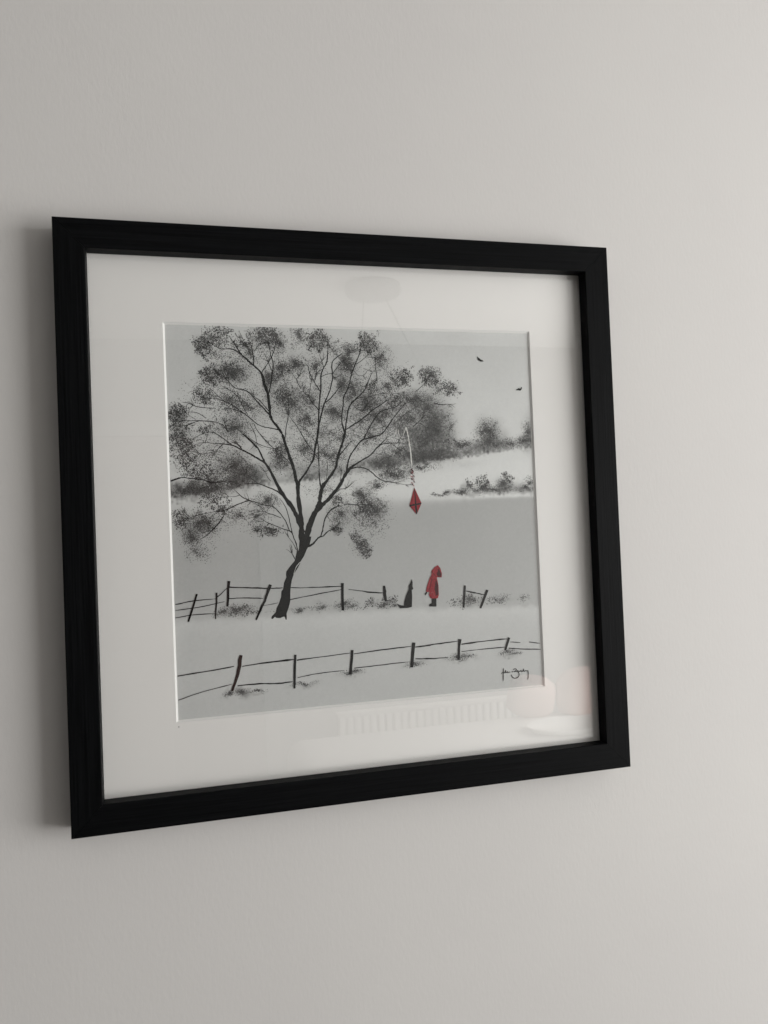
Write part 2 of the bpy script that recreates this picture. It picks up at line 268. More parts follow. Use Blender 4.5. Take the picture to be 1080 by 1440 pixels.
# ---------------------------------------------------------------- the print
BRANCHES = [[(121.5,162.0,5.79),(121.8,171.2,4.86),(121.8,180.4,4.4),(120.9,192.0,3.71),(119.9,203.6,3.24),(119.7,212.8,3.24),(119.5,217.5,3.12),(118.0,222.1,2.89),(116.8,230.2,2.89),(114.5,238.4,2.65),(112.0,246.5,2.42),(109.4,255.8,2.3),(106.4,266.2,2.3)],[(120.6,215.1,2.78),(121.9,220.3,2.09),(128.0,227.7,1.51),(133.0,235.7,1.28),(136.1,240.9,1.64),(137.7,250.8,1.64),(140.4,261.2,1.53),(141.8,265.9,1.53)],[(121.1,174.7,3.94),(117.7,185.2,3.47),(113.4,194.6,3.46),(107.5,203.4,3.21),(102.1,212.2,2.97),(97.8,221.5,2.51),(93.6,230.7,2.28),(87.2,240.6,1.81)],[(124.9,161.9,6.96),(126.9,167.5,5.81),(130.1,176.7,5.12),(134.0,185.8,4.9),(138.4,192.6,4.92),(140.3,197.2,4.22),(141.1,203.0,3.29),(142.6,209.9,3.29),(144.5,214.5,3.53),(148.8,219.7,2.6),(153.8,226.0,2.13),(158.2,232.9,2.02),(160.0,241.1,2.02),(163.1,250.4,1.79),(166.4,258.6,1.67),(167.9,265.6,1.67)],[(161.6,243.4,1.07),(166.6,249.2,1.07),(174.2,257.9,0.48)],[(143.6,211.6,2.35),(141.7,216.9,1.41),(141.4,225.1,0.94),(141.3,236.7,0.94),(141.4,247.2,0.94),(140.9,258.9,0.94),(141.2,264.7,0.94)],[(140.8,240.8,0.7),(137.0,247.3,0.7),(130.3,256.7,0.7),(124.9,266.0,0.7)],[(148.3,220.3,0.47),(149.3,230.7,0.59),(150.2,240.1,0.35)],[(138.9,191.4,4.69),(143.2,195.9,3.52),(149.3,201.0,3.19),(154.8,207.2,3.08),(160.4,213.5,2.85),(164.3,219.9,2.62),(168.1,226.2,2.87),(172.5,231.4,2.16),(179.3,236.0,1.56),(186.7,240.0,1.21),(194.2,244.6,1.09),(200.5,251.1,1.1),(205.6,254.6,0.86),(211.7,255.7,0.74),(220.4,255.8,0.62),(230.3,255.5,0.37)],[(168.1,226.8,1.67),(170.3,236.2,1.32),(171.7,240.9,1.2),(174.9,246.7,1.08),(181.3,254.9,1.21),(186.3,259.5,1.45),(191.2,260.7,1.09),(197.3,262.4,1.1),(204.1,264.1,1.1),(206.0,265.3,1.23)],[(186.9,259.5,0.97),(189.5,265.4,0.97)],[(173.1,230.8,1.44),(177.9,231.9,1.08),(182.7,232.2,0.97),(189.9,229.9,0.97),(194.6,226.3,0.97),(199.3,222.0,0.85),(204.1,218.9,0.73),(211.3,217.0,0.74),(218.7,215.6,0.62),(228.5,213.5,0.37)],[(158.4,208.3,0.71),(161.5,210.8,0.59),(167.5,211.6,0.6),(172.4,215.0,0.48),(176.8,219.0,0.36)],[(161.7,216.4,0.71),(162.6,222.3,0.6),(163.6,228.1,0.36)],[(127.6,156.0,2.32),(132.3,158.1,1.63),(136.0,162.0,1.4),(139.6,164.7,1.29),(143.2,165.5,1.06),(147.4,169.6,0.94),(152.8,171.7,0.95),(155.3,172.8,0.59)],[(140.2,164.9,1.05),(142.9,172.7,1.06),(144.3,179.6,1.06),(146.9,185.3,1.06),(151.2,190.4,1.06),(156.1,193.2,0.95),(160.9,195.0,0.59)],[(164.5,195.3,0.48),(168.1,196.1,0.84),(174.0,195.3,0.72),(181.2,194.7,0.72),(187.3,194.8,0.36)],[(101.7,203.6,0.34),(107.1,194.8,0.57),(110.1,183.2,0.69),(112.0,172.8,0.81),(113.5,165.8,0.92),(116.1,158.8,0.92),(116.8,151.8,1.04),(115.0,145.0,0.92)],[(114.4,143.9,0.81),(111.7,149.8,0.69),(109.4,157.9,0.34)],[(116.1,153.0,0.69),(112.7,160.1,0.46),(108.9,165.4,0.34)],[(89.3,237.7,1.59),(87.1,239.4,1.7),(81.6,243.0,1.36),(73.9,247.7,1.24),(65.1,252.3,1.12),(58.5,255.5,1.11),(49.7,257.1,0.88),(43.1,257.5,0.55),(33.3,258.7,0.44)],[(89.5,237.0,1.48),(86.2,244.6,1.36),(82.0,253.3,1.02),(76.6,259.6,0.9),(69.0,266.5,0.9)],[(49.7,256.7,0.77),(46.2,253.2,0.55),(40.6,249.3,0.44),(29.6,247.6,0.33)],[(58.5,255.5,0.89),(51.0,261.6,0.77),(43.4,266.8,0.77),(38.0,268.5,0.55),(29.1,265.8,0.44),(21.4,261.3,0.43),(16.9,257.5,0.32)],[(67.3,252.0,1.12),(64.1,256.3,0.89),(60.4,261.5,0.45)],[(65.7,254.0,0.89),(61.4,258.1,0.45)],[(104.1,206.4,1.49),(99.7,210.5,1.14),(91.9,214.2,0.91),(81.8,218.2,0.79),(72.8,218.6,0.56),(65.0,218.3,0.45)],[(81.8,218.2,0.56),(77.4,221.9,0.45),(70.9,227.8,0.34),(64.7,240.4,0.33)],[(93.8,220.4,0.57),(91.1,223.9,0.45),(88.5,229.7,0.34)],[(0.7,222.9,1.5),(5.0,224.2,1.29),(10.4,225.8,0.86),(18.0,225.0,0.87),(29.8,223.3,0.87),(37.4,220.6,0.99),(41.8,220.3,0.99),(48.4,221.3,0.88),(52.9,221.7,0.44)],[(35.2,219.0,0.33),(41.8,220.3,0.66)],[(112.0,170.9,0.92),(102.9,174.3,0.69),(96.2,177.4,0.68),(90.6,179.9,0.68),(86.1,182.3,0.34)],[(90.6,179.9,0.57),(87.1,176.6,0.45),(83.0,174.5,0.34)],[(111.9,169.9,0.81),(109.7,172.8,0.8),(106.6,181.0,0.8),(102.3,188.1,0.8),(97.4,194.0,0.8),(93.5,196.4,0.8),(85.6,197.8,0.68),(78.9,200.3,0.68),(72.2,202.7,0.78),(65.7,206.3,0.78),(59.2,212.8,0.44)],[(63.5,207.8,0.67),(59.0,206.5,0.44),(53.4,206.5,0.33)],[(72.2,202.5,0.9),(63.2,199.6,0.78),(51.9,194.9,0.88),(45.2,192.9,0.55),(38.6,192.5,0.44),(25.4,190.2,0.43),(15.6,187.2,0.32)],[(49.6,191.0,0.33),(46.1,185.5,0.88),(42.6,181.1,1.1),(36.9,175.2,0.88),(31.3,170.4,0.65),(25.7,167.3,0.33)],[(102.2,184.6,0.69),(95.4,187.7,0.68),(89.8,189.6,0.57),(86.5,191.5,0.45),(82.0,191.4,0.34)],[(86.5,193.2,0.57),(81.0,197.3,0.45),(74.4,201.0,0.45)],[(70.3,209.6,0.34),(72.3,204.4,0.34)],[(84.7,266.4,0.57),(92.3,257.1,0.57),(98.9,251.3,0.57),(105.6,245.4,0.57),(112.2,238.4,0.69),(117.7,231.4,0.69)],[(74.4,263.1,0.45),(81.0,257.8,0.56),(89.9,253.9,0.57),(98.9,251.3,0.57)],[(106.4,266.2,2.3),(102.0,273.1,2.06),(96.1,282.4,2.28),(95.3,291.6,2.28),(94.2,303.1,2.17),(92.6,310.0,2.51),(91.0,314.6,2.5),(89.1,323.8,1.93),(85.9,328.4,1.48),(81.5,332.3,1.47),(74.9,338.5,1.24),(69.5,343.6,1.24),(66.3,349.3,1.01),(63.2,354.4,0.78),(58.9,361.1,0.56)],[(95.6,283.5,1.37),(90.1,290.4,1.14),(83.6,297.3,1.02),(77.1,305.3,0.9),(71.6,308.7,0.9),(64.9,309.9,0.78),(59.5,313.8,0.67),(53.1,321.2,0.44),(48.7,323.9,0.33)],[(94.6,288.1,0.91),(87.0,297.3,0.57),(80.4,303.1,0.34)],[(57.3,315.5,0.56),(51.8,316.6,0.44),(46.3,318.8,0.33)],[(57.7,312.1,0.45),(57.4,318.9,0.45)],[(103.6,269.9,1.03),(95.1,271.8,0.91),(88.4,273.2,0.91),(81.7,276.7,0.9),(75.1,282.5,0.9),(70.8,285.9,0.9),(66.4,289.3,0.78),(59.9,293.9,0.67),(53.3,297.3,0.67),(48.0,301.8,0.55),(42.6,307.5,0.33)],[(70.8,285.9,0.79),(64.2,288.8,0.67),(58.6,290.5,0.56),(52.0,291.8,0.33)],[(51.2,298.4,0.66),(45.7,300.1,0.66),(41.3,300.4,0.33)],[(74.1,284.7,0.67),(69.9,292.7,0.56),(66.8,299.6,0.56),(62.5,305.3,0.56),(57.1,308.7,0.33)],[(79.4,276.7,0.68),(82.6,269.8,0.57),(86.9,264.1,0.57),(92.3,257.7,0.46),(97.3,253.0,0.46)],[(76.0,275.6,0.34),(80.2,266.4,0.56),(81.6,258.4,0.45)],[(81.9,252.7,0.9),(76.5,258.5,0.68),(71.1,263.7,0.56),(65.7,270.0,0.34)],[(44.3,291.1,0.55),(36.6,291.4,0.66),(28.9,292.2,0.65),(23.6,293.9,0.65),(19.3,296.1,0.54),(12.8,296.9,0.32)],[(42.7,278.1,0.66),(36.1,278.9,0.77),(28.5,279.3,0.76),(20.9,279.3,0.65),(13.3,279.3,0.43)],[(35.1,281.5,0.55),(29.8,285.4,0.55),(24.4,287.4,0.54),(16.8,287.4,0.32)],[(25.3,280.4,0.44),(18.9,284.9,0.33)],[(28.5,279.3,0.76),(21.9,277.0,0.76),(16.4,274.8,0.76),(12.1,274.3,0.32)],[(55.1,267.8,0.89),(52.4,272.3,0.89),(49.2,275.8,0.77),(43.8,277.8,0.44)],[(54.1,271.2,0.78),(52.1,276.9,0.55),(50.0,282.6,0.33)],[(81.5,332.9,1.02),(81.7,338.6,0.91),(80.8,345.5,0.79),(79.9,351.2,0.68),(77.9,357.5,0.34)],[(80.1,340.9,0.57),(77.5,346.6,0.45),(75.9,351.2,0.34),(72.3,358.0,0.23)],[(69.5,343.6,0.9),(61.8,348.0,0.89),(55.1,347.9,0.89),(49.6,348.4,0.55),(41.0,353.9,0.55),(37.7,356.1,0.33)],[(89.2,326.1,0.8),(94.0,333.1,0.68),(98.9,341.2,0.69),(102.0,348.2,0.57),(103.3,354.0,0.34)],[(94.6,304.3,1.03),(97.3,314.6,1.03),(98.8,323.9,1.03),(100.3,334.3,0.92),(98.3,342.4,0.8),(97.0,351.6,0.46)],[(98.9,327.3,0.69),(95.3,336.5,0.57),(93.2,342.3,0.46)],[(138.3,251.9,1.64),(141.2,264.7,1.53),(142.5,275.2,1.41),(143.2,286.9,1.3),(145.0,302.1,1.3),(146.3,312.6,1.18),(146.8,323.2,1.06),(149.0,329.7,0.95),(152.8,336.2,0.95),(154.4,345.6,0.83),(155.2,358.6,0.48)],[(145.4,307.9,0.94),(141.9,313.2,0.82),(138.6,319.6,0.7),(135.4,326.6,0.7),(133.9,333.0,0.59),(130.4,333.3,0.35)],[(140.3,317.3,0.71),(141.7,324.3,0.59),(143.2,331.4,0.35)],[(142.7,289.2,0.94),(141.6,291.6,0.82),(137.7,295.7,0.7),(134.2,302.1,0.7),(135.3,310.2,0.47),(137.4,318.4,0.35)],[(134.2,302.6,0.59),(128.8,307.3,0.35)],[(126.6,310.2,0.47),(122.2,318.9,0.58),(124.7,321.8,0.47),(127.2,327.7,0.47),(130.3,333.0,0.35)],[(122.3,319.5,0.46),(116.8,327.5,0.35)],[(147.0,322.3,0.71),(151.8,324.4,0.59),(157.2,325.6,0.59)],[(142.7,274.0,1.18),(145.5,284.5,1.18),(148.8,295.1,1.18),(152.1,302.1,1.07),(156.0,311.5,0.95),(158.2,320.9,0.95),(158.0,331.5,0.95),(158.8,337.4,0.83),(163.1,341.6,0.72),(169.9,346.5,0.48)],[(158.9,325.7,0.71),(163.3,331.6,0.72),(167.8,337.6,0.48)],[(149.5,296.2,1.06),(155.6,300.9,0.95),(160.6,306.8,0.83),(165.6,312.8,0.48)],[(150.2,330.3,0.71),(148.1,337.3,0.47),(146.0,344.3,0.35)],[(109.1,261.5,0.69),(110.7,273.1,0.69),(112.7,281.2,0.69),(113.3,291.6,0.58),(113.9,303.2,0.35)],[(113.1,285.8,0.35),(109.7,293.9,0.35)],[(164.3,251.6,1.67),(166.5,259.8,1.67),(168.5,265.6,1.67),(166.2,275.1,1.19),(166.2,284.5,1.08),(167.8,293.9,1.08),(168.7,302.2,1.08),(172.6,309.3,1.08),(175.3,316.4,0.96),(177.5,324.7,0.96),(180.8,333.0,0.97),(184.8,341.4,0.97),(187.5,348.6,0.85),(189.0,355.7,0.49)],[(168.8,265.6,1.44),(170.1,276.2,1.2),(172.4,288.0,1.2),(175.7,295.1,1.08),(183.2,302.2,0.97),(189.5,308.2,0.97),(193.5,316.5,0.85),(198.8,327.3,0.49)],[(175.7,296.3,0.96),(181.9,300.4,0.85),(188.0,301.9,0.61),(195.3,302.8,0.49),(207.7,305.9,0.37)],[(169.8,269.7,1.08),(177.2,274.4,1.08),(185.9,279.7,0.97),(194.7,286.8,0.97),(202.2,292.1,0.86),(211.0,297.5,0.74),(216.1,301.1,0.37)],[(176.3,295.1,0.48),(182.7,289.8,0.48),(188.6,286.8,0.48),(194.6,284.4,0.37)],[(186.2,288.0,0.61),(190.0,291.5,0.49)],[(185.8,278.5,0.48),(192.3,273.1,0.36)],[(182.1,334.8,0.73),(187.0,337.8,0.61),(193.3,342.7,0.37)],[(180.6,327.7,0.48),(184.1,324.1,0.36),(188.9,323.6,0.24)],[(202.6,345.2,0.49),(202.4,332.1,0.61),(203.4,321.4,0.74),(200.7,315.4,0.49)],[(133.1,252.0,0.7),(126.0,264.8,0.7),(120.5,274.2,0.58),(115.6,281.2,0.46),(114.0,284.6,0.35)],[(206.0,265.3,1.23),(211.1,270.6,1.11),(216.4,277.8,0.99),(221.6,284.3,0.87),(226.8,290.3,0.75),(233.3,296.9,0.5)],[(187.5,260.7,0.97),(192.8,270.2,0.97),(198.0,278.4,0.98),(203.8,286.2,0.86),(209.4,289.1,0.86),(216.9,290.9,0.74),(223.8,292.7,0.37)],[(200.5,251.1,0.85),(205.6,255.8,0.86),(210.7,260.5,0.37)],[(242.5,307.2,0.63),(252.9,315.7,0.51)],[(239.1,272.2,0.75),(243.7,275.8,0.63),(248.9,280.6,0.5),(252.8,284.2,0.38)],[(246.2,276.4,0.63),(252.3,271.5,0.38)],[(262.2,296.3,0.51),(266.0,295.1,0.89),(271.1,294.4,0.77),(277.5,295.1,0.38)],[(226.4,280.7,0.5),(231.6,285.5,0.5),(238.0,289.1,0.38)],[(187.4,288.0,0.73),(191.3,293.9,0.85),(192.6,296.3,0.36)],[(213.1,289.1,0.37),(221.5,281.9,0.37)],[(200.1,270.1,0.37),(207.5,271.8,0.49),(211.3,273.6,0.49)],[(231.0,330.3,1.25),(235.3,329.5,1.0)],[(232.7,327.6,1.0),(237.0,324.7,1.0)],[(216.6,254.4,0.49),(221.4,250.8,0.49),(225.0,247.1,0.37)],[(222.2,255.6,0.62),(224.9,260.3,0.5)]]
TRUNK = [(120.0,165.9),(118.9,158.3),(118.4,153.8),(116.6,149.4),(113.8,142.5),(109.4,137.7),(105.4,132.8),(105.0,129.6),(105.2,127.1),(102.8,122.1),(101.6,115.8),(100.0,114.0),(99.4,108.4),(97.0,102.2),(94.6,97.9),(93.8,94.2),(89.9,90.6),(89.3,88.5),(90.4,87.7),(93.0,89.8),(94.3,88.6),(98.0,88.2),(100.6,89.3),(102.2,89.2),(102.9,86.6),(104.0,86.2),(104.3,88.4),(104.2,92.2),(106.7,98.4),(108.2,104.0),(108.6,112.9),(109.2,117.9),(110.5,124.2),(112.7,129.8),(117.0,136.0),(120.5,142.8),(123.2,146.6),(126.4,153.5),(128.8,156.6),(130.3,161.6),(131.1,165.4)]
SCRATCH = [[(120.1,141.5,0.26),(117.8,139.8,0.58),(115.3,136.7,0.51),(114.4,134.9,0.32),(112.7,130.5,0.38),(112.2,129.6,0.13)],[(115.5,137.0,0.64),(115.0,136.1,0.51)]]
POSTS = [[(21.0,116.0,1.85),(12.2,90.7,1.51)],[(39.1,116.2,1.53),(37.4,91.4,1.19)],[(50.7,126.8,2.4),(48.5,102.5,1.89)],[(89.7,121.1,2.64),(83.3,105.6,2.28),(74.8,88.1,1.4)],[(159.8,118.5,2.4),(159.6,91.4,2.58)],[(59.7,55.8,3.11),(55.6,37.5,2.93),(50.0,22.7,2.06)],[(110.9,52.2,2.14),(109.3,19.6,1.79)],[(167.3,52.1,2.6),(164.5,28.5,2.59)],[(202.1,113.5,1.96),(202.6,105.8,3.14),(203.4,97.8,1.97)],[(287.3,108.6,2.28),(285.0,86.3,1.86)],[(311.5,102.8,2.95),(303.1,84.5,1.88)],[(230.5,54.9,3.2),(227.1,30.3,2.99)],[(279.3,54.5,2.89),(276.9,33.4,2.47)],[(333.3,52.5,2.77),(328.4,39.4,2.13)]]
RAILS = [[(1.1,107.6,0.83),(17.4,109.7,0.84),(38.5,110.6,0.85)],[(50.5,109.9,0.86),(65.1,109.7,0.87),(82.5,108.1,0.88)],[(0.9,101.8,0.66),(25.6,104.0,0.68),(46.1,107.4,0.68)],[(0.7,94.8,0.66),(16.9,96.8,0.67),(37.2,96.6,0.68)],[(108.1,105.3,0.71),(132.5,108.8,0.73),(158.8,112.1,0.74)],[(0.9,18.8,0.66),(22.8,24.3,0.67),(50.2,29.2,0.69)],[(112.4,29.9,0.72),(133.2,32.2,0.73),(158.8,32.8,0.74)],[(38.9,111.8,1.02),(49.1,119.9,1.03)],[(50.9,120.7,1.03),(72.4,118.9,1.05),(88.2,117.5,1.06),(101.4,117.2,1.07)],[(0.8,40.8,1.0),(28.6,43.3,1.01),(52.5,45.7,1.03)],[(55.3,27.1,1.03),(76.1,27.3,1.05),(93.6,25.9,1.06),(107.8,26.4,1.07)],[(82.3,101.2,0.53),(96.4,103.0,0.53)],[(108.9,117.0,0.89),(121.9,116.0,0.54),(134.6,115.8,0.91),(158.9,115.3,1.29)],[(60.2,45.1,0.69),(83.8,46.8,1.23),(109.5,47.6,1.43)],[(112.1,46.8,1.07),(137.4,48.0,0.73),(165.0,49.4,0.93)],[(165.9,111.8,0.77),(177.4,109.8,0.77),(187.0,107.9,1.17),(200.6,106.3,1.18)],[(288.3,103.2,0.83),(297.6,100.7,1.25),(307.9,98.1,1.26)],[(168.7,48.2,0.77),(196.3,49.9,1.17),(228.0,51.3,0.8)],[(231.9,50.0,1.2),(252.1,51.2,1.22),(277.8,52.7,0.82)],[(280.7,49.2,1.44),(303.6,50.4,1.05),(331.1,51.1,1.28)],[(334.1,47.5,0.64),(345.9,46.0,0.86)],[(355.5,45.9,0.86),(368.2,43.5,0.87)],[(168.5,34.3,0.77),(191.8,35.0,0.78),(225.3,36.0,0.6)],[(231.4,38.4,0.8),(247.5,37.3,1.01),(265.8,37.0,0.61)],[(280.4,41.8,0.62),(303.2,42.4,0.84),(328.6,42.6,0.85)],[(332.8,41.3,1.07),(349.8,38.9,0.86),(368.4,37.3,1.09)]]
KITE = [(237.7,210.7),(244.7,194.4),(239.1,183.3),(231.7,192.1)]
KITE_DARK = [[(237.7,210.7),(238.2,193.8),(231.7,192.1)]]
SPARS = [[(237.8,209.6,0.39),(238.4,196.8,0.94),(238.5,191.5,1.41),(239.1,183.7,1.09)],[(231.9,192.1,1.87),(234.5,192.6,1.09),(238.4,193.3,1.25),(244.4,194.2,1.25)]]
RIBBON = [[(227.7,261.9,0.39),(229.9,267.5,0.54),(231.6,271.4,0.78),(232.4,268.2,0.86),(233.2,264.4,0.86),(234.7,253.2,1.01),(235.5,243.4,1.33),(235.7,237.4,1.25),(236.1,231.0,0.7)],[(220.4,264.6,0.39),(221.1,269.8,0.7)],[(223.0,269.8,0.62),(223.6,265.3,0.62),(225.3,261.5,0.39)]]
BOWS = [[(234.3,229.0,0.62),(236.0,228.4,1.09),(237.8,225.7,0.78)],[(234.3,225.8,0.62),(236.2,224.2,1.25)],[(236.6,223.5,0.47),(238.6,220.8,1.09)],[(234.7,220.1,0.62),(236.3,218.2,1.25)],[(237.1,217.5,0.62),(238.7,215.5,1.25)],[(235.2,214.5,0.62),(236.5,213.0,1.09)]]
BOWS_LIGHT = [[(235.1,226.9,0.62),(237.4,224.6,0.78)],[(234.3,222.4,0.78),(237.2,221.2,0.62)],[(236.1,220.9,0.62),(238.0,217.8,0.78)],[(234.5,215.6,0.62),(237.0,214.8,0.62)],[(236.9,213.3,0.78),(237.8,211.4,0.47)]]
COAT = [(259.2,131.0),(261.8,127.8),(263.2,122.1),(262.7,118.3),(257.7,118.7),(257.9,116.8),(259.0,110.3),(258.9,100.7),(257.9,97.6),(254.3,97.0),(249.8,98.1),(248.5,101.4),(248.8,104.5),(246.7,104.3),(245.5,105.4),(247.0,111.0),(249.8,118.1),(252.1,121.9),(252.1,125.5),(255.8,129.3)]
COAT_DARK = [[(259.9,127.8),(262.4,122.2),(262.1,119.0),(258.7,119.3),(257.5,122.0)],[(256.5,117.3),(258.6,110.4),(258.4,101.2),(255.7,100.0),(254.6,107.4)]]
COAT_LINES = [[(252.5,121.1,0.34),(251.8,115.5,0.59),(250.0,109.2,0.59),(248.5,104.5,0.33)],[(252.2,125.1,0.42),(254.2,122.6,0.5),(257.0,119.1,0.42)]]
COAT_LIGHT = [[(251.0,117.2,0.34),(249.3,113.3,0.67),(247.8,107.8,0.33)],[(250.4,102.8,0.42),(252.6,104.3,0.76),(254.4,99.4,0.42)],[(255.3,127.4,0.34),(253.8,123.4,0.59)]]
DOG = [[(231.2,118.4),(231.9,115.1),(231.6,111.1),(232.3,108.7),(231.6,107.8),(230.6,107.6),(230.8,100.8),(230.0,90.6),(225.7,89.7),(217.5,89.8),(215.9,92.3),(214.0,95.2),(217.6,93.3),(221.7,92.3),(222.5,96.6),(224.6,102.8),(227.3,108.2),(227.7,112.1),(229.2,114.4)]]
BOOTS = [[(245.9,104.7),(244.1,103.2),(244.5,101.0),(245.8,102.3),(247.1,104.0)],[(251.3,97.7),(256.2,97.4),(255.9,89.3),(254.0,89.2),(248.2,89.8),(248.2,91.8),(251.2,93.2)]]
BIRDS = [[(311.7,344.5,0.61),(312.6,342.6,1.63),(314.2,340.9,2.25),(315.8,340.6,1.84),(318.4,339.6,0.82)],[(353.4,310.1,0.63),(356.6,310.7,2.1),(358.3,310.2,1.68),(360.1,313.3,0.84)]]
SIGNATURE = [[(325.7,21.0,0.88),(325.2,14.8,0.88),(324.9,8.1,0.88)],[(334.3,16.5,0.88),(336.6,16.7,0.88)],[(323.1,15.6,0.76),(324.9,16.8,0.76),(326.7,16.2,0.76),(328.2,18.9,0.76),(327.6,16.5,0.76),(329.0,16.5,0.76),(329.9,17.3,0.76),(330.2,16.0,0.76),(331.9,16.6,0.76),(333.1,16.3,0.76)],[(336.4,18.8,0.77),(338.2,19.4,0.77),(340.0,18.9,0.77),(339.3,17.4,0.77),(337.2,16.5,0.77),(340.2,16.6,0.77),(342.4,15.0,0.77),(342.9,12.8,0.77),(341.7,10.7,0.77),(338.6,9.6,0.77),(335.7,10.7,0.77),(334.4,12.7,0.77),(334.4,13.8,0.77)],[(340.4,16.4,0.77),(341.7,17.5,0.77),(341.9,16.1,0.77),(343.4,16.3,0.77),(345.2,17.1,0.77),(345.6,15.9,0.77),(347.3,16.5,0.77),(348.2,18.6,0.77),(348.2,15.9,0.77),(349.6,16.3,0.77),(350.5,16.6,0.77),(352.0,15.9,0.77),(352.9,16.3,0.77),(353.2,12.4,0.77),(352.9,9.7,0.77),(352.2,7.1,0.77)]]
